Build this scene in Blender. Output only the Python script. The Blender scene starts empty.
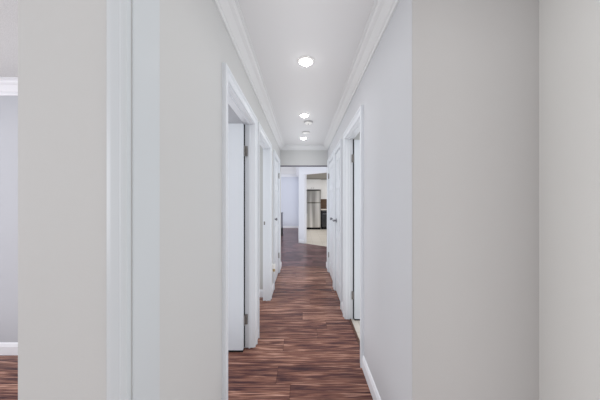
import bpy, bmesh, math, random
from mathutils import Vector, Matrix
random.seed(3)
S = bpy.context.scene
C = S.collection
EYE = 1.335
XL, XR, T = -0.45, 0.485, 0.085       # corridor wall planes, wall thickness
CH = 2.425                            # corridor ceiling
HEAD = 2.04                           # door head height
YE = 4.90                             # corridor end

# ---------------------------------------------------------------- materials
def srgb(r, g, b):
    f = lambda c: (c/255/12.92) if c/255 <= .04045 else ((c/255+.055)/1.055)**2.4
    return (f(r), f(g), f(b), 1)

def mat(name, col, rough=.6, metal=0., bump=0., bscale=200., spec=.3, vary=0.):
    m = bpy.data.materials.new(name); m.use_nodes = True
    nt = m.node_tree; p = nt.nodes['Principled BSDF']
    p.inputs['Base Color'].default_value = col
    p.inputs['Roughness'].default_value = rough
    p.inputs['Metallic'].default_value = metal
    p.inputs['Specular IOR Level'].default_value = spec
    tc = nt.nodes.new('ShaderNodeTexCoord')
    if bump or vary:
        n = nt.nodes.new('ShaderNodeTexNoise'); n.inputs['Scale'].default_value = bscale
        n.inputs['Detail'].default_value = 4
        nt.links.new(tc.outputs['Object'], n.inputs['Vector'])
        if bump:
            b = nt.nodes.new('ShaderNodeBump'); b.inputs['Strength'].default_value = bump
            b.inputs['Distance'].default_value = .01
            nt.links.new(n.outputs['Fac'], b.inputs['Height']); nt.links.new(b.outputs['Normal'], p.inputs['Normal'])
        if vary:
            r = nt.nodes.new('ShaderNodeMixRGB'); r.blend_type = 'MULTIPLY'
            r.inputs['Color1'].default_value = col
            cr = nt.nodes.new('ShaderNodeValToRGB')
            cr.color_ramp.elements[0].position = .3; cr.color_ramp.elements[1].position = .7
            cr.color_ramp.elements[0].color = (1-vary,)*3+(1,)
            nt.links.new(n.outputs['Fac'], cr.inputs['Fac']); nt.links.new(cr.outputs['Color'], r.inputs['Color2'])
            r.inputs['Fac'].default_value = 1
            nt.links.new(r.outputs['Color'], p.inputs['Base Color'])
    return m

M_wall   = mat('wall_paint', (.556, .562, .560, 1), .55, bump=.05, bscale=120)
M_wall_r = mat('cool_wall_paint', (.565, .575, .600, 1), .55, bump=.05, bscale=120)  # same wall paint, lightened and cooled for the light on the right wall
M_wall_n = mat('warm_grey_wall_paint', (.506, .500, .496, 1), .55, bump=.05, bscale=120)  # same wall paint, darkened for the shade on the nook wall
M_wall_s = mat('light_grey_wall_paint', (.665, .665, .650, 1), .55, bump=.05, bscale=120)  # same wall paint, lightened for the light on the side wall
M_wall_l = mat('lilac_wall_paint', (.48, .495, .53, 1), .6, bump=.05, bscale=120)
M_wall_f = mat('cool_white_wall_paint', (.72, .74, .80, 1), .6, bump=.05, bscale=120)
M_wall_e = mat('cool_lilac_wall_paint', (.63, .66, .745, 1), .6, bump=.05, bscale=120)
M_mouth = mat('satin_white_trim', (.565, .60, .625, 1), .4, spec=.4)  # trim white darkened for the dimmer hallway mouth
M_ceil   = mat('ceiling_paint', (.685, .69, .70, 1), .8)
M_pop    = mat('popcorn_ceiling', (.85, .85, .86, 1), .9, bump=1.0, bscale=260, vary=.25)
M_trim   = mat('white_gloss_trim', (.69, .72, .76, 1), .32, spec=.5)
M_crown  = mat('crown_paint', (.69, .70, .71, 1), .45)
M_base   = mat('baseboard_paint', (.80, .81, .85, 1), .35)
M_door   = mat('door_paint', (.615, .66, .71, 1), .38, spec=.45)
M_leaf   = mat('closet_door_paint', (.70, .73, .77, 1), .38, spec=.45)
M_hinge  = mat('aged_nickel', srgb(150, 147, 144), .45, .4, vary=.3, bscale=60)
M_steel  = mat('knob_nickel', srgb(150, 150, 155), .28, 1.)
M_kwall  = mat('kitchen_paint', (.68, .67, .66, 1), .6)
M_cab    = mat('cabinet_white', (.74, .74, .74, 1), .4)
M_brown  = mat('brown_backsplash', srgb(112, 90, 74), .5, vary=.35, bscale=14)
M_counter= mat('pale_counter', srgb(216, 208, 200), .3, vary=.15, bscale=90)
M_black  = mat('black_gloss', srgb(26, 26, 30), .22, spec=.6)
M_plast  = mat('white_plastic', (.88, .88, .86, 1), .35, spec=.5)
M_plast2 = mat('aged_plastic', (.42, .42, .43, 1), .5)
M_tan    = mat('tan_plastic', srgb(176, 156, 116), .4)
M_gap    = mat('dark_rubber', srgb(22, 22, 24), .7)  # black parts, plus the shade strips at the open doors
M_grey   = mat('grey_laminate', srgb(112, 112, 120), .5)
M_thr    = mat('threshold_wood', srgb(96, 66, 54), .4, vary=.3, bscale=30)

def brushed():
    m = bpy.data.materials.new('brushed_steel'); m.use_nodes = True
    nt = m.node_tree; p = nt.nodes['Principled BSDF']
    p.inputs['Metallic'].default_value = .85; p.inputs['Roughness'].default_value = .34
    tc = nt.nodes.new('ShaderNodeTexCoord'); mp = nt.nodes.new('ShaderNodeMapping')
    mp.inputs['Scale'].default_value = (1.6, 1.6, .12)
    n = nt.nodes.new('ShaderNodeTexNoise'); n.inputs['Scale'].default_value = 2; n.inputs['Detail'].default_value = 1
    cr = nt.nodes.new('ShaderNodeValToRGB')
    cr.color_ramp.elements[0].color = srgb(160, 158, 154); cr.color_ramp.elements[0].position = .38
    cr.color_ramp.elements[1].color = srgb(238, 236, 232); cr.color_ramp.elements[1].position = .62
    L = nt.links.new
    L(tc.outputs['Object'], mp.inputs['Vector']); L(mp.outputs[0], n.inputs['Vector'])
    L(n.outputs['Fac'], cr.inputs['Fac']); L(cr.outputs[0], p.inputs['Base Color'])
    return m
M_fridge = brushed()

def walnut(name='walnut_laminate', tint=None):
    m = bpy.data.materials.new(name); m.use_nodes = True
    nt = m.node_tree; N = nt.nodes; L = nt.links.new; p = N['Principled BSDF']
    def math_(op, a=None, b=None):
        n = N.new('ShaderNodeMath'); n.operation = op
        for i, v in enumerate((a, b)):
            if v is None: continue
            if isinstance(v, (int, float)): n.inputs[i].default_value = v
            else: L(v, n.inputs[i])
        return n.outputs[0]
    tc = N.new('ShaderNodeTexCoord'); sp = N.new('ShaderNodeSeparateXYZ'); L(tc.outputs['Object'], sp.inputs[0])
    PW, PL = .19, 1.22
    row = math_('FLOOR', math_('DIVIDE', math_('SUBTRACT', sp.outputs['Y'], 1.94), PW))
    fr = math_('FRACT', math_('DIVIDE', math_('SUBTRACT', sp.outputs['Y'], 1.94), PW))
    wn = N.new('ShaderNodeTexWhiteNoise'); wn.noise_dimensions = '1D'; L(row, wn.inputs['W'])
    off = math_('MULTIPLY', wn.outputs['Value'], PL)
    xs = math_('DIVIDE', math_('ADD', sp.outputs['X'], off), PL)
    col = math_('FLOOR', xs); fx = math_('FRACT', xs)
    cv = N.new('ShaderNodeCombineXYZ'); L(col, cv.inputs[0]); L(row, cv.inputs[1])
    wn2 = N.new('ShaderNodeTexWhiteNoise'); wn2.noise_dimensions = '3D'; L(cv.outputs[0], wn2.inputs['Vector'])
    # grain, offset per plank
    gv = N.new('ShaderNodeCombineXYZ')
    L(math_('ADD', sp.outputs['X'], math_('MULTIPLY', wn2.outputs['Value'], 37.)), gv.inputs[0])
    L(math_('ADD', sp.outputs['Y'], math_('MULTIPLY', wn2.outputs['Value'], 11.)), gv.inputs[1])
    L(wn2.outputs['Value'], gv.inputs[2])
    def noise(sx, sy, sc, det, dist):
        mp = N.new('ShaderNodeMapping'); mp.inputs['Scale'].default_value = (sx, sy, 1); L(gv.outputs[0], mp.inputs['Vector'])
        n = N.new('ShaderNodeTexNoise'); n.inputs['Scale'].default_value = sc; n.inputs['Detail'].default_value = det
        n.inputs['Distortion'].default_value = dist; L(mp.outputs[0], n.inputs['Vector']); return n.outputs['Fac']
    a = noise(1.0, 14., 2.0, 7, 1.4)
    b = noise(1.8, 80., 2.4, 5, .8)
    g = math_('ADD', math_('MULTIPLY', a, .54), math_('MULTIPLY', b, .46))
    g = math_('ADD', g, math_('MULTIPLY', math_('SUBTRACT', wn2.outputs['Value'], .5), .07))
    cr = N.new('ShaderNodeValToRGB'); e = cr.color_ramp.elements
    e[0].position = .39; e[0].color = srgb(60, 41, 45)
    e[1].position = .63; e[1].color = srgb(190, 149, 132)
    x = e.new(.47); x.color = srgb(100, 67, 62)
    x = e.new(.54); x.color = srgb(132, 92, 78)
    L(g, cr.inputs['Fac'])
    seam = math_('MAXIMUM', math_('LESS_THAN', fr, .014), math_('LESS_THAN', fx, .0028))
    mx = N.new('ShaderNodeMixRGB'); mx.blend_type = 'MULTIPLY'; L(math_('MULTIPLY', seam, .55), mx.inputs['Fac'])
    L(cr.outputs[0], mx.inputs['Color1']); mx.inputs['Color2'].default_value = (.15, .1, .1, 1)
    out = mx.outputs[0]
    if tint:
        tn = N.new('ShaderNodeMixRGB'); tn.blend_type = 'MULTIPLY'; tn.inputs['Fac'].default_value = 1
        L(out, tn.inputs['Color1']); tn.inputs['Color2'].default_value = tint; out = tn.outputs[0]
    L(out, p.inputs['Base Color'])
    p.inputs['Roughness'].default_value = .27; p.inputs['Specular IOR Level'].default_value = .16
    bp = N.new('ShaderNodeBump'); bp.inputs['Strength'].default_value = .12; bp.inputs['Distance'].default_value = .002
    L(g, bp.inputs['Height']); L(bp.outputs[0], p.inputs['Normal'])
    return m
M_floor = walnut()
M_floor_far = walnut('cool_walnut_laminate', (.58, .60, .84, 1))  # same planks; the far room's dim bluish sheen is tinted in

def tile(name, c1, c2, grout, size):
    m = bpy.data.materials.new(name); m.use_nodes = True
    nt = m.node_tree; N = nt.nodes; L = nt.links.new; p = N['Principled BSDF']
    tc = N.new('ShaderNodeTexCoord'); b = N.new('ShaderNodeTexBrick')
    b.offset = 0; b.inputs['Scale'].default_value = 1; b.inputs['Brick Width'].default_value = size
    b.inputs['Row Height'].default_value = size; b.inputs['Mortar Size'].default_value = .004
    b.inputs['Color1'].default_value = c1; b.inputs['Color2'].default_value = c2; b.inputs['Mortar'].default_value = grout
    L(tc.outputs['Object'], b.inputs['Vector']); L(b.outputs['Color'], p.inputs['Base Color'])
    p.inputs['Roughness'].default_value = .35
    return m
M_tile = tile('beige_tile', srgb(205, 199, 190), srgb(198, 191, 181), srgb(176, 168, 156), .305)

def emis(name, col, st):
    m = bpy.data.materials.new(name); m.use_nodes = True
    p = m.node_tree.nodes['Principled BSDF']
    p.inputs['Base Color'].default_value = (.9, .9, .9, 1)
    p.inputs['Emission Color'].default_value = col; p.inputs['Emission Strength'].default_value = st
    return m
M_lamp = emis('led_diffuser', (1, .985, .96, 1), 22)

# ---------------------------------------------------------------- helpers
def bx(bm, x0, x1, y0, y1, z0, z1):
    vs = [bm.verts.new((x, y, z)) for x in (x0, x1) for y in (y0, y1) for z in (z0, z1)]
    for f in ((0,1,3,2),(4,6,7,5),(0,4,5,1),(2,3,7,6),(0,2,6,4),(1,5,7,3)):
        bm.faces.new([vs[i] for i in f])

def prism(bm, prof, p0, p1, up=(0,0,1), flip=False):
    """sweep 2-D profile (out, up) from p0 to p1; out = left of the direction of travel"""
    d = (Vector(p1)-Vector(p0)).normalized(); u = Vector(up); o = u.cross(d)
    if flip: o = -o
    r = [[bm.verts.new(Vector(p)+o*a+u*b) for a, b in prof] for p in (p0, p1)]
    n = len(prof)
    for i in range(n):
        bm.faces.new((r[0][i], r[0][(i+1) % n], r[1][(i+1) % n], r[1][i]))
    bm.faces.new(r[0]); bm.faces.new(r[1][::-1])

def lathe(bm, prof, c, axis='Z', seg=24, sign=1):
    rings = []
    for r, h in prof:
        ring = []
        for k in range(seg):
            a = 2*math.pi*k/seg; u, v = r*math.cos(a), r*math.sin(a); h_ = h*sign
            P = {'Z': (u, v, h_), 'X': (h_, u, v), 'Y': (u, h_, v)}[axis]
            ring.append(bm.verts.new(Vector(c)+Vector(P)))
        rings.append(ring)
    for a, b in zip(rings, rings[1:]):
        for k in range(seg): bm.faces.new((a[k], a[(k+1) % seg], b[(k+1) % seg], b[k]))
    bm.faces.new(rings[0]); bm.faces.new(rings[-1][::-1])

def obj(name, bm, m, parent=None, bevel=0., smooth=False):
    bmesh.ops.recalc_face_normals(bm, faces=bm.faces)
    me = bpy.data.meshes.new(name); bm.to_mesh(me); bm.free(); me.materials.append(m)
    o = bpy.data.objects.new(name, me); C.objects.link(o)
    if parent: o.parent = parent; o.location = -parent.location
    if bevel:
        b = o.modifiers.new('bevel', 'BEVEL'); b.width = bevel; b.segments = 2; b.limit_method = 'ANGLE'
    if smooth:
        for f in me.polygons: f.use_smooth = True
        me.set_sharp_from_angle(angle=math.radians(35))
    return o

def tag(o, label, cat, group=None, kind=None):
    o['label'] = label; o['category'] = cat
    if group: o['group'] = group
    if kind: o['kind'] = kind
    return o

def empty(name, loc, label, cat, group=None, kind=None):
    o = bpy.data.objects.new(name, None); C.objects.link(o); o.location = loc; o.empty_display_size = .1
    return tag(o, label, cat, group, kind)

def boxes(name, lst, m, parent=None, bevel=0.):
    bm = bmesh.new()
    for b in lst: bx(bm, *b)
    return obj(name, bm, m, parent, bevel)

def struct(name, lst, m, label, cat, bevel=0.):
    return tag(boxes(name, lst, m, None, bevel), label, cat, kind='structure')

# ---------------------------------------------------------------- door layout
LD = [(1.40, 2.19), (2.40, 3.22), (3.68, 4.44)]
RD = [(1.985, 2.715), (3.02, 3.58), (3.78, 4.50)]

def wall_run(x0, x1, ya, yb, doors, top):
    out = []; y = ya
    for a, b in doors:
        out.append((x0, x1, y, a, 0, top)); out.append((x0, x1, a, b, HEAD, top)); y = b
    out.append((x0, x1, y, yb, 0, top)); return out

W2 = 2.75
struct('wall_left', wall_run(XL-T, XL, .755, YE, LD, W2), M_wall, 'long pale grey left wall of the hallway with three doorways', 'wall')
struct('wall_right', wall_run(XR, XR+T, 1.069, YE, RD, W2), M_wall_r, 'long pale grey right wall of the hallway with three doorways', 'wall')
struct('wall_left_stub', [(-.746, XL, .628, .755, 0, W2)], M_wall, 'narrow grey wall end facing the camera at the far left', 'wall')
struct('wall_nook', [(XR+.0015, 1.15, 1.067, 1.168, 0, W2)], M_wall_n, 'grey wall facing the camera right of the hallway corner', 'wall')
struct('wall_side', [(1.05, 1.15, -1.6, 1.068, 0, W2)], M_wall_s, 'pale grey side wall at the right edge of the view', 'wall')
struct('trim_10', [(XL, XR, 4.755, 4.80, 2.018, HEAD)], M_grey, 'thin dark grey strip under the end header', 'door track')  # solid strip standing in for the shaded header underside
struct('wall_back', [(-4.3, 1.15, -1.70, -1.60, 0, W2)], M_wall, 'pale grey wall behind the viewpoint', 'wall')
struct('wall_header', [(XL, XR, 4.75, YE, HEAD, W2)], M_wall, 'grey header wall over the opening at the hallway end', 'wall')

# floors and ceilings
struct('floor', [(-4.2, XR+.035, -1.6, YE, -.05, 0), (XR+.035, 1.15, -1.6, 1.1, -.05, 0)], M_floor,
       'reddish brown walnut plank floor running across the hallway', 'floor')
struct('floor_far_room', [(-4.2, 4., YE, 12.0, -.05, 0)], M_floor_far, 'dark purplish brown plank floor of the far room', 'floor')
struct('ceiling', [(XL-.02, XR+.02, .60, 4.80, CH, CH+.05), (-.75, 1.15, -1.6, .60, CH, CH+.05), (XR, 1.15, .60, 1.10, CH, CH+.05)], M_ceil,
       'smooth pale grey hallway ceiling', 'ceiling')
RC = 2.37
struct('ceiling_side_room', [(-4.2, XL-T, .755, 2.25, RC, RC+.05), (-4.2, -.75, -1.6, .755, RC, RC+.05)], M_pop, 'textured white ceiling of the room at far left', 'ceiling')
LC = 2.64
struct('ceiling_far_room', [(-4.2, 4., YE-.02, 12.0, LC, LC+.05)], M_ceil, 'white ceiling of the far room past the header', 'ceiling')

# left side room (far wall with jog behind the open door leaf)
struct('wall_side_room', [(-4.2, -1.6, 2.09, 2.30, 0, W2), (-1.6, XL-T, 2.20, 2.30, 0, W2), (-4.3, -4.2, -1.6, 2.3, 0, W2)], M_wall_l,
       'lilac grey wall of the side room seen at the left edge', 'wall')
# middle left room, behind second doorway
struct('wall_small_room', [(-2.2, XL-T, 3.34, 3.42, 0, W2), (-2.3, -2.2, 2.3, 3.42, 0, W2)], M_wall,
       'pale wall seen through the second doorway on the left', 'wall')
struct('ceiling_small_room', [(-2.2, XL-T, 2.30, 3.34, RC, RC+.05)], M_ceil, 'ceiling of the small room behind the second left doorway', 'ceiling')
# bathroom, right
struct('wall_bathroom', [(XR+T, 2.3, 2.90, 2.98, 0, W2), (2.2, 2.3, 1.17, 2.9, 0, W2), (1.15, 2.2, 1.08, 1.168, 0, W2)], M_wall, 'wall of the tiled room behind the first right doorway', 'wall')
struct('floor_bathroom', [(XR+.055, 2.2, 1.168, 2.90, -.05, .002)], M_tile, 'beige tile floor past the first doorway on the right', 'floor')
struct('ceiling_bathroom', [(XR+T, 2.2, 1.168, 2.9, RC, RC+.05)], M_ceil, 'ceiling of the tiled room on the right', 'ceiling')
# closet backs
struct('wall_closet', [(XL-T-.6, XL-T-.56, 3.42, YE-.1, 0, W2), (XR+T+.56, XR+T+.6, 2.98, YE-.1, 0, W2)], M_wall, 'closet back walls behind the closed doors', 'wall')

# far room
struct('wall_far_end', [(-4.2, -.10, 11.87, 12.0, 0, W2)], M_wall_e, 'cool lilac far wall of the room past the hallway', 'wall')
struct('wall_far_room', [(-4.3, -4.2, 4.8, 12.0, 0, W2), (-4.2, XL-T, 4.80, YE, 0, W2), (XR+T, 4.1, 4.80, YE, 0, W2)], M_wall, 'side walls of the far room', 'wall')
# angled wall with kitchen opening
dx, dy = .60, -.50
dl = math.hypot(dx, dy); ux, uy = dx/dl, dy/dl; nx, ny = -uy, ux      # n points to the back (kitchen)
A = (-.13, 7.71)
def abox(bm, s0, s1, t0, t1, z0, z1):
    P = lambda s, t, z: (A[0]+ux*s+nx*t, A[1]+uy*s+ny*t, z)
    vs = [bm.verts.new(P(s, t, z)) for s in (s0, s1) for t in (t0, t1) for z in (z0, z1)]
    for f in ((0,1,3,2),(4,6,7,5),(0,4,5,1),(2,3,7,6),(0,2,6,4),(1,5,7,3)):
        bm.faces.new([vs[i] for i in f])
nx, ny = -nx, -ny
if ny < 0: nx, ny = -nx, -ny
bm = bmesh.new()
abox(bm, 0, .235, 0, .10, 0, W2); abox(bm, .235, 1.55, 0, .10, 2.175, W2); abox(bm, 1.55, 4.2, 0, .10, 0, W2)
tag(obj('wall_kitchen_angled', bm, M_wall_f), 'angled white wall with the open kitchen doorway at the hallway end', 'wall', kind='structure')
bm = bmesh.new()
vs = [(-.13, 7.72), (-.02, 7.72), (-.10, 11.87), (-.215, 11.87)]
r0 = [bm.verts.new((x, y, 0)) for x, y in vs]; r1 = [bm.verts.new((x, y, W2)) for x, y in vs]
for i in range(4): bm.faces.new((r0[i], r0[(i+1) % 4], r1[(i+1) % 4], r1[i]))
bm.faces.new(r0); bm.faces.new(r1)
tag(obj('wall_partition', bm, M_wall_f), 'partition wall between the far room and the kitchen', 'wall', kind='structure')
struct('wall_kitchen', [(-.10, 4.0, 11.95, 12.05, 0, W2), (4.0, 4.1, 4.8, 12.0, 0, W2)], M_kwall, 'kitchen back wall behind the refrigerator', 'wall')
# kitchen floor and ceiling (behind the angled wall)
def kpoly(z0, z1, name, m, label, cat, t=.0):
    P = lambda s, tt: (A[0]+ux*s+nx*tt, A[1]+uy*s+ny*tt)
    a = P(0.14, t); b = P(4.5, t)
    pts = [a, b, (4.0, 7.0), (4.0, 11.95), (-.08, 11.95), (-.0, 7.9)]
    bm = bmesh.new()
    r0 = [bm.verts.new((x, y, z0)) for x, y in pts]; r1 = [bm.verts.new((x, y, z1)) for x, y in pts]
    for i in range(len(pts)): bm.faces.new((r0[i], r0[(i+1) % len(pts)], r1[(i+1) % len(pts)], r1[i]))
    bm.faces.new(r0); bm.faces.new(r1)
    tag(obj(name, bm, m), label, cat, kind='structure')
kpoly(-.03, .003, 'floor_kitchen', M_tile, 'beige kitchen tile floor beyond the dark planks', 'floor')
kpoly(2.385, 2.43, 'ceiling_kitchen', mat('kitchen_ceiling', (.22, .21, .19, 1), .8), 'shaded beige kitchen ceiling', 'ceiling', .1)  # very dark base colour carries the ceiling's shade

# ---------------------------------------------------------------- crown and baseboard
CP = [(0, 0), (0, -.085), (.010, -.085), (.014, -.078), (.014, -.066), (.022, -.062), (.036, -.048), (.052, -.034), (.072, -.026), (.080, -.018), (.080, -.010), (.095, -.008), (.095, 0)]
BP = [(0, 0), (.014, 0), (.014, .075), (.010, .083), (.010, .090), (.005, .100), (0, .104)]
def run(name, prof, pts, m, label, cat, z):
    bm = bmesh.new()
    for p0, p1, fl in pts: prism(bm, prof, (p0[0], p0[1], z), (p1[0], p1[1], z), flip=fl)
    return tag(obj(name, bm, m), label, cat, kind='structure')
# travelling +Y: left-of-travel is -X  (up x d = z x y = -x)
run('trim_1', CP, [((XL, .755), (XL, 4.75), True)], M_crown, 'white crown moulding along the left of the hallway ceiling', 'crown moulding', CH)
run('trim_2', CP, [((XR, 1.068), (XR, 4.75), False), ((1.05, 1.068), (XR-.09, 1.068), False)], M_crown, 'white crown moulding along the right of the hallway ceiling', 'crown moulding', CH)
run('trim_3', CP, [((XL, 4.75), (XR, 4.75), True)], M_crown, 'short white crown moulding over the end header', 'crown moulding', CH)
run('trim_4', [(a*.9, b*1.4) for a, b in CP], [((-4.2, 2.09), (-1.6, 2.09), True)], M_base, 'white crown moulding in the side room at far left', 'crown moulding', RC)
run('trim_5', [(a*1.2, b*1.3) for a, b in CP], [((-4.2, 11.87), (-.21, 11.87), True), ((-.13, 7.75), (-.215, 11.87), False)], M_base, 'white crown moulding in the far room', 'crown moulding', LC)
CW = .065
segL = [(.755, LD[0][0]-CW), (LD[0][1]+CW, LD[1][0]-CW), (LD[1][1]+CW, LD[2][0]-CW), (LD[2][1]+CW, YE)]
segR = [(1.068-.014, RD[0][0]-CW), (RD[0][1]+CW, RD[1][0]-CW), (RD[1][1]+CW, RD[2][0]-CW), (RD[2][1]+CW, YE)]
run('baseboard_left', BP, [((XL, a), (XL, b), True) for a, b in segL], M_base, 'white baseboard pieces along the left hallway wall', 'baseboard', 0)
run('baseboard_right', BP, [((XR, a), (XR, b), False) for a, b in segR], M_base, 'white baseboard along the right hallway wall', 'baseboard', 0)
run('baseboard_nook', BP, [((XR+.0, 1.068), (1.05, 1.068), True), ((1.05, -1.6), (1.05, 1.068), False)], M_base, 'white baseboard around the right nook', 'baseboard', 0)
run('baseboard_side_room', BP, [((-4.2, 2.09), (-1.6, 2.09), True)], M_base, 'white baseboard in the side room at far left', 'baseboard', 0)
run('baseboard_small_room', BP, [((-2.2, 3.34), (XL-T, 3.34), True)], M_base, 'white baseboard through the second left doorway', 'baseboard', 0)
run('baseboard_far_room', BP, [((-4.2, 11.87), (-.21, 11.87), True), ((-.13, 7.72), (-.215, 11.87), False),
     ((A[0], A[1]), (A[0]+ux*.235, A[1]+uy*.235), True)], M_base, 'white baseboard in the far room', 'baseboard', 0)
run('baseboard_bathroom', BP, [((XR+T, 2.9), (2.2, 2.9), True)], M_base, 'white baseboard in the tiled room', 'baseboard', 0)

# corner casing boards of the left wall end
bm = bmesh.new()
prism(bm, [(0, 0), (.016, 0), (.019, .010), (.019, .014), (.014, .020), (.012, .045), (.009, .054), (.006, .060), (0, .060)],
      (XL, .629, 0), (XL, .629, CH), up=(-1, 0, 0), flip=True)
tag(obj('trim_6', bm, M_mouth), 'white upright casing on the narrow wall end at left', 'door casing', kind='structure')
bm = bmesh.new()
bx(bm, XL-.002, XL+.004, .632, .748, 0, CH)
tag(obj('trim_7', bm, M_mouth, bevel=.002), 'wide flat white jamb board at the hallway mouth on the left', 'jamb', kind='structure')
# threshold
struct('trim_8', [(XR+.034, XR+.056, RD[0][0], RD[0][1], 0, .006)], M_thr, 'dark brown threshold strip in the first right doorway', 'threshold')

# ---------------------------------------------------------------- doors
def side_box(sx, a0, a1):            # out from wall plane into corridor (a>0) or into wall (a<0)
    xw = XL if sx < 0 else XR
    s = 1 if sx < 0 else -1
    return tuple(sorted((xw+s*a0, xw+s*a1)))

def casing(bm, sx, a, b):
    prof = [(0, -.001), (0, .011), (.004, .015), (.012, .015), (.016, .012), (.040, .015), (.050, .024), (CW-.003, .024), (CW, .020), (CW, -.001)]
    xw = XL if sx < 0 else XR; s = 1 if sx < 0 else -1
    rows = [[bm.verts.new((xw+s*t, y, z)) for w, t in prof for (y, z) in [f(w)]] for f in
            (lambda w: (a-w, 0), lambda w: (a-w, HEAD+w), lambda w: (b+w, HEAD+w), lambda w: (b+w, 0))]
    n = len(prof)
    for r, q in zip(rows, rows[1:]):
        for i in range(n): bm.faces.new((r[i], r[(i+1) % n], q[(i+1) % n], q[i]))
    bm.faces.new(rows[0]); bm.faces.new(rows[-1][::-1])

def jamb(bm, sx, a, b):
    t = .006
    x0, x1 = side_box(sx, -T-.002, .003)
    bx(bm, x0, x1, a-.001, a+t, 0, HEAD-t); bx(bm, x0, x1, b-t, b+.001, 0, HEAD-t); bx(bm, x0, x1, a-.001, b+.001, HEAD-t, HEAD+.001)

def stop(bm, sx, a, b, c0=-.030, c1=-.045):
    x0, x1 = side_box(sx, c0, c1); t = .016
    bx(bm, x0, x1, a+.003, a+t, 0, HEAD-t); bx(bm, x0, x1, b-t, b-.003, 0, HEAD-t); bx(bm, x0, x1, a+.003, b-.003, HEAD-t, HEAD-.003)

def panel_leaf(w, h, th=.035):
    """leaf in local coords: x 0..w, y 0..th (front y=0), z 0..h with six raised panels on both faces"""
    bm = bmesh.new()
    rec = .008; st = .105 if w > .6 else .085
    bx(bm, 0, w, rec, th-rec, 0, h)
    cols = [0, st, w/2-.045, w/2+.045, w-st, w]
    rows = [0, .20, .78, .90, 1.50, 1.60, h-.11, h]
    for y0, y1 in ((0, rec), (th-rec, th)):
        bx(bm, 0, st, y0, y1, 0, h); bx(bm, w-st, w, y0, y1, 0, h)
        for r in (0, 2, 4, 6): bx(bm, st, w-st, y0, y1, rows[r], rows[r+1])
        for r in (1, 3, 5): bx(bm, w/2-.045, w/2+.045, y0, y1, rows[r], rows[r+1])
    for (c0, c1) in ((cols[1], cols[2]), (cols[3], cols[4])):
        for r in (1, 3, 5):
            i = .022
            z0, z1 = rows[r], rows[r+1]
            for ys, ye in ((rec, .002), (th-rec, th-.002)):
                o = [(c0+i*.4, ys, z0+i*.4), (c1-i*.4, ys, z0+i*.4), (c1-i*.4, ys, z1-i*.4), (c0+i*.4, ys, z1-i*.4)]
                n_ = [(c0+i*1.8, ye, z0+i*1.8), (c1-i*1.8, ye, z0+i*1.8), (c1-i*1.8, ye, z1-i*1.8), (c0+i*1.8, ye, z1-i*1.8)]
                if c1-c0 < i*4: continue
                a_ = [bm.verts.new(p) for p in o]; b_ = [bm.verts.new(p) for p in n_]
                for k in range(4): bm.faces.new((a_[k], a_[(k+1) % 4], b_[(k+1) % 4], b_[k]))
                bm.faces.new(b_)
    return bm

def hinge_closed(sx, y, z, par):
    # knuckle barrel standing at the corner between leaf and jamb
    bm = bmesh.new(); s = 1 if sx < 0 else -1; x = (XL if sx < 0 else XR)+s*.008
    lathe(bm, [(.006, -.045), (.006, .045)], (x, y, z), 'Z', 10)
    lathe(bm, [(.008, -.050), (.008, -.045)], (x, y, z), 'Z', 10); lathe(bm, [(.008, .045), (.008, .050)], (x, y, z), 'Z', 10)
    x0, x1 = side_box(sx, -.012, .003); bx(bm, x0, x1, y-.012, y+.003, z-.045, z+.045)
    obj('hinge', bm, M_hinge, par)

def knob(sx, y, z, par, lever=False):
    s = 1 if sx < 0 else -1; x = (XL if sx < 0 else XR) - s*.003
    bm = bmesh.new()
    if lever:
        lathe(bm, [(.030, 0), (.030, .006), (.012, .012), (.011, .050), (.0, .052)], (x, y, z), 'X', 20, s)
        bx(bm, *sorted((x+s*.042, x+s*.056)), y-.095, y+.012, z-.009, z+.009)
    else:
        lathe(bm, [(.024, 0), (.024, .004), (.010, .009), (.010, .024), (.018, .030), (.022, .040), (.018, .050), (.006, .054)], (x, y, z), 'X', 20, s)
    obj('door_handle', bm, M_steel, par, smooth=True)

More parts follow.
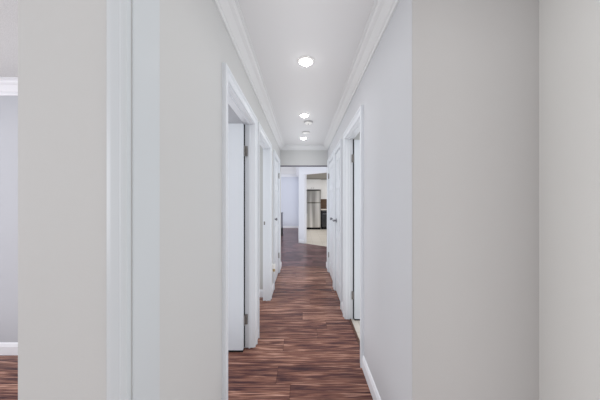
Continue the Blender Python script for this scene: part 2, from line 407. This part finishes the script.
def door(n, sx, a, b, label, mode, hinge_far=True):
    d = empty('door_%d' % n, ((XL if sx < 0 else XR), (a+b)/2, 0), label, 'door', kind='structure')
    bm = bmesh.new(); casing(bm, sx, a, b); obj('casing', bm, M_trim, d)
    bm = bmesh.new(); jamb(bm, sx, a, b)
    stop(bm, sx, a, b, *((-.030, -.043) if mode != 'closed' else (-.045, -.058)))
    obj('jamb', bm, M_trim, d, bevel=.001)
    s = -1 if sx < 0 else 1            # direction away from corridor
    h = HEAD-.022
    if mode == 'closed':
        w = b-a-.018
        bm = panel_leaf(w, h-.006)
        Mx = Matrix(((0, s, 0, (XL if sx < 0 else XR)+s*.004), (1, 0, 0, a+.009), (0, 0, 1, .014), (0, 0, 0, 1)))
        bmesh.ops.transform(bm, matrix=Mx, verts=bm.verts)
        obj('door_leaf', bm, M_leaf, d)
        ky = a+.07 if hinge_far else b-.07; hy = b-.004 if hinge_far else a+.004
        knob(sx, ky, 1.05, d, lever=not hinge_far)
        for z in (.33, 1.80): hinge_closed(sx, hy, z, d)
    else:
        w = b-a-.018
        bm = bmesh.new()
        if mode == 'open_far':         # leaf swung 90 deg into the side room, hinged on the far jamb
            x0 = (XL-T+.006) if sx < 0 else (XR+T+.004)
            yl = b-.075 if sx < 0 else b-.040
            bx(bm, *sorted((x0, x0+s*w)), yl, yl+.035, .018, h)
            obj('door_leaf', bm, M_door, d, bevel=.002)
            bm = bmesh.new(); bx(bm, *sorted((x0+s*.002, x0+s*(w-.002))), yl+.001, yl+.034, .003, .020); obj('door_sweep', bm, M_gap, d)  # dark strip standing in for the shadow under the leaf
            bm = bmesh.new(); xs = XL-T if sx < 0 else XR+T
            bx(bm, *sorted((xs-s*.007, xs+s*.003)), b-.014, b-.0062, .01, HEAD-.01); obj('door_seal', bm, M_gap, d)  # dark strip standing in for the shadowed gap behind the leaf
            for z in ((.262, 1.787) if sx < 0 else (.272, 1.815)):
                bm = bmesh.new(); xh = x0-s*.004
                bx(bm, *sorted((xh-s*.022, xh+s*.002)), b-.0175, b-.0055, z-.044, z+.044)
                lathe(bm, [(.006, -.045), (.006, .045)], (xh, yl+.040 if sx < 0 else yl+.028, z), 'Z', 10)
                obj('hinge', bm, M_hinge, d)
        else:                          # open_near, leaf out of sight
            x0 = XL-T-.006
            bx(bm, x0-w, x0, a-.002, a+.033, .018, h)
            obj('door_leaf', bm, M_door, d, bevel=.002)
            bm = bmesh.new()
            bx(bm, XL-T+.010, XL-T+.027, b-.0085, b-.0055, 1.015, 1.06)
            obj('strike_plate', bm, M_hinge, d)
    return d

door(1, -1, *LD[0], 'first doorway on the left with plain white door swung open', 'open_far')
door(2, -1, *LD[1], 'second doorway on the left, open and white cased', 'open_near')
door(3, -1, *LD[2], 'closed white door farthest along the left wall', 'closed')
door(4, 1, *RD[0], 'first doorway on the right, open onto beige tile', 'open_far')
door(5, 1, *RD[1], 'narrow closed white panel door, second on the right', 'closed', False)
door(6, 1, *RD[2], 'closed white panel door farthest along the right wall', 'closed')

# ---------------------------------------------------------------- ceiling fixtures
LG = 'round downlights along the hallway ceiling'
def downlight(x, y, label):
    t = empty('recessed_downlight', (x, y, CH), label, 'ceiling light', LG)
    bm = bmesh.new()
    seg = 32; prof = [(.048, -.001), (.048, -.006), (.052, -.009), (.060, -.007), (.064, -.001)]
    rings = [[bm.verts.new((x+r*math.cos(2*math.pi*k/seg), y+r*math.sin(2*math.pi*k/seg), CH+h)) for k in range(seg)] for r, h in prof]
    for a, b in zip(rings, rings[1:]):
        for k in range(seg): bm.faces.new((a[k], a[(k+1) % seg], b[(k+1) % seg], b[k]))
    obj('trim_ring', bm, M_plast, t, smooth=True)
    bm = bmesh.new(); lathe(bm, [(.0478, -.002), (.0478, -.006), (.044, -.014), (.034, -.021), (.018, -.026), (.004, -.027)], (x, y, CH), 'Z', 32)
    obj('diffuser', bm, M_lamp, t)
downlight(.022, 1.87, 'nearest and largest of the three round glowing ceiling downlights')
downlight(.018, 3.04, 'middle round glowing ceiling downlight, just before the smoke alarm')
downlight(.010, 4.15, 'farthest round glowing ceiling downlight, nearest the end header')

t = empty('smoke_alarm', (.074, 3.30, CH), 'round white smoke alarm just past the middle downlight', 'smoke alarm')
bm = bmesh.new(); lathe(bm, [(.062, 0), (.062, -.012), (.056, -.016)], (.074, 3.30, CH), 'Z', 28); obj('base', bm, M_plast2, t, smooth=True)
bm = bmesh.new(); lathe(bm, [(.052, -.016), (.050, -.024), (.040, -.030), (.012, -.032)], (.074, 3.30, CH), 'Z', 28); obj('cover', bm, M_plast, t, smooth=True)
bm = bmesh.new(); lathe(bm, [(.010, -.032), (.008, -.035)], (.074, 3.30, CH), 'Z', 12); obj('test_button', bm, M_grey, t)
t = empty('ceiling_detector', (.048, 3.80, CH), 'flat white detector disc just before the farthest downlight', 'detector')
bm = bmesh.new(); lathe(bm, [(.060, 0), (.060, -.010)], (.048, 3.80, CH), 'Z', 28); obj('base', bm, M_plast2, t, smooth=True)
bm = bmesh.new(); lathe(bm, [(.057, -.010), (.055, -.016), (.040, -.020), (.006, -.021)], (.048, 3.80, CH), 'Z', 28); obj('cover', bm, M_plast, t, smooth=True)

# outlet and plug-in on left wall
t = empty('wall_outlet', (XL, 3.47, .37), 'white wall outlet low on the left wall between two doors', 'outlet')
bm = bmesh.new(); bx(bm, XL, XL+.006, 3.435, 3.505, .315, .430); obj('cover_plate', bm, M_plast, t, bevel=.002)
bm = bmesh.new(); bx(bm, XL+.006, XL+.008, 3.452, 3.488, .325, .350); obj('socket', bm, M_plast, t)
t = empty('plug_in_freshener', (XL+.006, 3.47, .34), 'small white plug-in with tan base, low on the left wall', 'air freshener')
bm = bmesh.new(); bx(bm, XL+.006, XL+.050, 3.447, 3.493, .355, .425); obj('body', bm, M_plast, t, bevel=.008)
bm = bmesh.new(); lathe(bm, [(.014, 0), (.018, -.006), (.018, -.036), (.012, -.040)], (XL+.030, 3.47, .356), 'Z', 16); obj('scent_bottle', bm, M_tan, t, smooth=True)

# ---------------------------------------------------------------- kitchen
FX0, FX1, FY = .125, .825, 11.24
t = empty('refrigerator', ((FX0+FX1)/2, FY+.35, 0), 'tall stainless steel top-freezer refrigerator in the kitchen', 'refrigerator')
bm = bmesh.new(); bx(bm, FX0+.01, FX1-.01, FY+.07, FY+.70, .05, 1.80); obj('cabinet_body', bm, M_grey, t, bevel=.006)
bm = bmesh.new(); bx(bm, FX0, FX1, FY, FY+.065, .09, 1.245); obj('fridge_door', bm, M_fridge, t, bevel=.02)
bm = bmesh.new(); bx(bm, FX0, FX1, FY, FY+.065, 1.262, 1.825); obj('freezer_door', bm, M_fridge, t, bevel=.02)
bm = bmesh.new(); bx(bm, FX0+.01, FX1-.01, FY+.03, FY+.07, .0, .085); bx(bm, FX0+.03, FX1-.03, FY+.07, FY+.65, 0, .05); obj('kick_grille', bm, M_gap, t)
bm = bmesh.new(); bx(bm, FX0+.01, FX1-.01, FY+.02, FY+.07, 1.245, 1.262); obj('gasket', bm, M_gap, t)
bm = bmesh.new(); bx(bm, FX0+.01, FX1-.01, FY+.02, FY+.30, 1.80, 1.838); obj('hinge_cover', bm, M_gap, t)
bm = bmesh.new(); bx(bm, FX0+.05, FX0+.075, FY-.045, FY-.02, .75, 1.20)
for z in (.77, 1.165): bx(bm, FX0+.05, FX0+.075, FY-.02, FY, z, z+.02)
obj('handle', bm, M_steel, t, bevel=.004)
bm = bmesh.new(); bx(bm, FX0+.05, FX0+.075, FY-.045, FY-.02, 1.30, 1.60)
for z in (1.32, 1.565): bx(bm, FX0+.05, FX0+.075, FY-.02, FY, z, z+.02)
obj('handle', bm, M_steel, t, bevel=.004)

def cab_door(x0, x1, y, z0, z1, par, kx, kz):
    bm = bmesh.new(); f = .055
    bx(bm, x0, x1, y-.012, y, z0, z1)
    bx(bm, x0, x0+f, y-.02, y-.012, z0, z1); bx(bm, x1-f, x1, y-.02, y-.012, z0, z1)
    bx(bm, x0+f, x1-f, y-.02, y-.012, z0, z0+f); bx(bm, x0+f, x1-f, y-.02, y-.012, z1-f, z1)
    d = obj('door', bm, M_cab, par)
    bm = bmesh.new(); lathe(bm, [(.008, 0), (.008, -.012), (.016, -.018), (.014, -.028), (.005, -.03)], (kx, y-.02, kz), 'Y', 14)
    k = obj('knob', bm, M_steel, d, smooth=True); k.location = (0, 0, 0)
t = empty('wall_cabinet', (.47, 11.65, 1.88), 'white cabinet over the refrigerator', 'cabinet')
bm = bmesh.new(); bx(bm, .06, .845, 11.36, 11.94, 1.875, 2.37); obj('carcass', bm, M_cab, t)
cab_door(.07, .448, 11.36, 1.885, 2.36, t, .40, 1.95); cab_door(.455, .835, 11.36, 1.885, 2.36, t, .50, 1.95)
t = empty('wall_cabinet', (1.2, 11.65, 1.43), 'tall white wall cabinet right of the refrigerator over the counter', 'cabinet')
bm = bmesh.new(); bx(bm, .85, 1.60, 11.55, 11.94, 1.43, 2.37); obj('carcass', bm, M_cab, t)
cab_door(.86, 1.222, 11.55, 1.44, 2.36, t, 1.18, 1.52); cab_door(1.228, 1.59, 11.55, 1.44, 2.36, t, 1.27, 1.52)
struct('trim_9', [(.85, 3.2, 11.93, 11.95, .95, 1.43)], M_brown, 'brown backsplash under the wall cabinet', 'backsplash')
tag(boxes('countertop', [(.85, 3.2, 11.22, 11.93, .905, .945)], M_counter, None, .006), 'pale countertop right of the refrigerator', 'countertop')
t = empty('dishwasher', (1.16, 11.55, 0), 'black built-in appliance under the pale countertop', 'dishwasher')
bm = bmesh.new(); bx(bm, .865, 1.46, 11.29, 11.85, .10, .90); obj('tub', bm, M_gap, t)
bm = bmesh.new(); bx(bm, .87, 1.455, 11.25, 11.29, .11, .78); obj('door', bm, M_black, t, bevel=.006)
bm = bmesh.new(); bx(bm, .87, 1.455, 11.255, 11.29, .79, .895); obj('control_panel', bm, M_black, t, bevel=.004)
bm = bmesh.new(); bx(bm, .93, 1.395, 11.215, 11.232, .72, .74); bx(bm, .93, .95, 11.232, 11.25, .72, .74); bx(bm, 1.375, 1.395, 11.232, 11.25, .72, .74); obj('handle', bm, M_steel, t)
bm = bmesh.new(); bx(bm, .87, 1.455, 11.33, 11.36, 0, .10); bx(bm, .90, 1.43, 11.36, 11.8, 0, .1); obj('kick_plate', bm, M_gap, t)
t = empty('base_cabinet', (2.3, 11.6, 0), 'white base cabinet beside the black appliance', 'cabinet')
bm = bmesh.new(); bx(bm, 1.47, 3.2, 11.28, 11.93, .10, .905); bx(bm, 1.47, 3.2, 11.34, 11.93, 0, .10); obj('carcass', bm, M_cab, t)
for i in range(3): cab_door(1.48+i*.573, 2.04+i*.573, 11.28, .12, .89, t, 1.98+i*.573, .8)

# slim dark cabinet just showing past the left hallway corner
t = empty('console_cabinet', (-1.05, 9.4, 0), 'grey console with black base just past the left corner', 'cabinet')
bm = bmesh.new(); bx(bm, -1.35, -.80, 9.2, 9.55, .30, .86); obj('body', bm, M_grey, t, bevel=.006)
bm = bmesh.new(); bx(bm, -1.37, -.79, 9.18, 9.57, .86, .885); obj('top', bm, M_grey, t, bevel=.004)
bm = bmesh.new(); bx(bm, -1.35, -.80, 9.2, 9.55, 0, .30); obj('base', bm, M_gap, t)

# ---------------------------------------------------------------- lights
def area(name, loc, rot, sx, sy, power, col):
    l = bpy.data.lights.new(name, 'AREA'); l.shape = 'RECTANGLE'; l.size = sx; l.size_y = sy; l.energy = power; l.color = col
    o = bpy.data.objects.new(name, l); C.objects.link(o); o.location = loc; o.rotation_euler = rot; return o
R = math.radians
area('room_light_behind', (0, -1.5, 1.5), (R(90), 0, 0), 1.8, 1.8, 1.5, (1, .98, .95))  # added fill behind the viewpoint, not a lamp of the room
area('window_light_side_room', (-4.1, 0.2, 1.5), (R(90), 0, R(-90)), 1.8, 1.6, 42, (.93, .94, 1))  # added fill from the left
area('window_light_far_room', (-4.1, 6.6, 1.3), (R(118), 0, R(-90)), 2.6, 1.6, 62, (.74, .86, 1))
area('kitchen_light', (2.0, 9.3, 2.35), (0, 0, 0), 1.0, .6, 27, (1, .97, .93))
area('bathroom_light', (1.6, 2.0, 2.33), (0, 0, 0), .5, .5, 7, (1, .98, .96))
area('small_room_light', (-1.4, 2.9, 2.33), (0, 0, 0), .5, .5, 3, (.95, .97, 1))

w = bpy.data.worlds.new('world'); S.world = w; w.use_nodes = True
w.node_tree.nodes['Background'].inputs['Color'].default_value = (.95, .97, 1, 1)
w.node_tree.nodes['Background'].inputs['Strength'].default_value = .30
S.cycles.use_fast_gi = True
S.cycles.fast_gi_method = 'ADD'
w.light_settings.ao_factor = .55
w.light_settings.distance = .45
S.cycles.max_bounces = 8; S.cycles.diffuse_bounces = 5
S.view_settings.view_transform = 'Standard'
S.view_settings.exposure = -.32

cam = bpy.data.cameras.new('camera'); co = bpy.data.objects.new('camera', cam); C.objects.link(co)
cam.sensor_width = 36; cam.lens = 36*240/600
cam.shift_x = -3/600; cam.shift_y = 1/600; cam.clip_start = .03
co.location = (0, 0, EYE); co.rotation_euler = (R(90), 0, 0)
S.camera = co
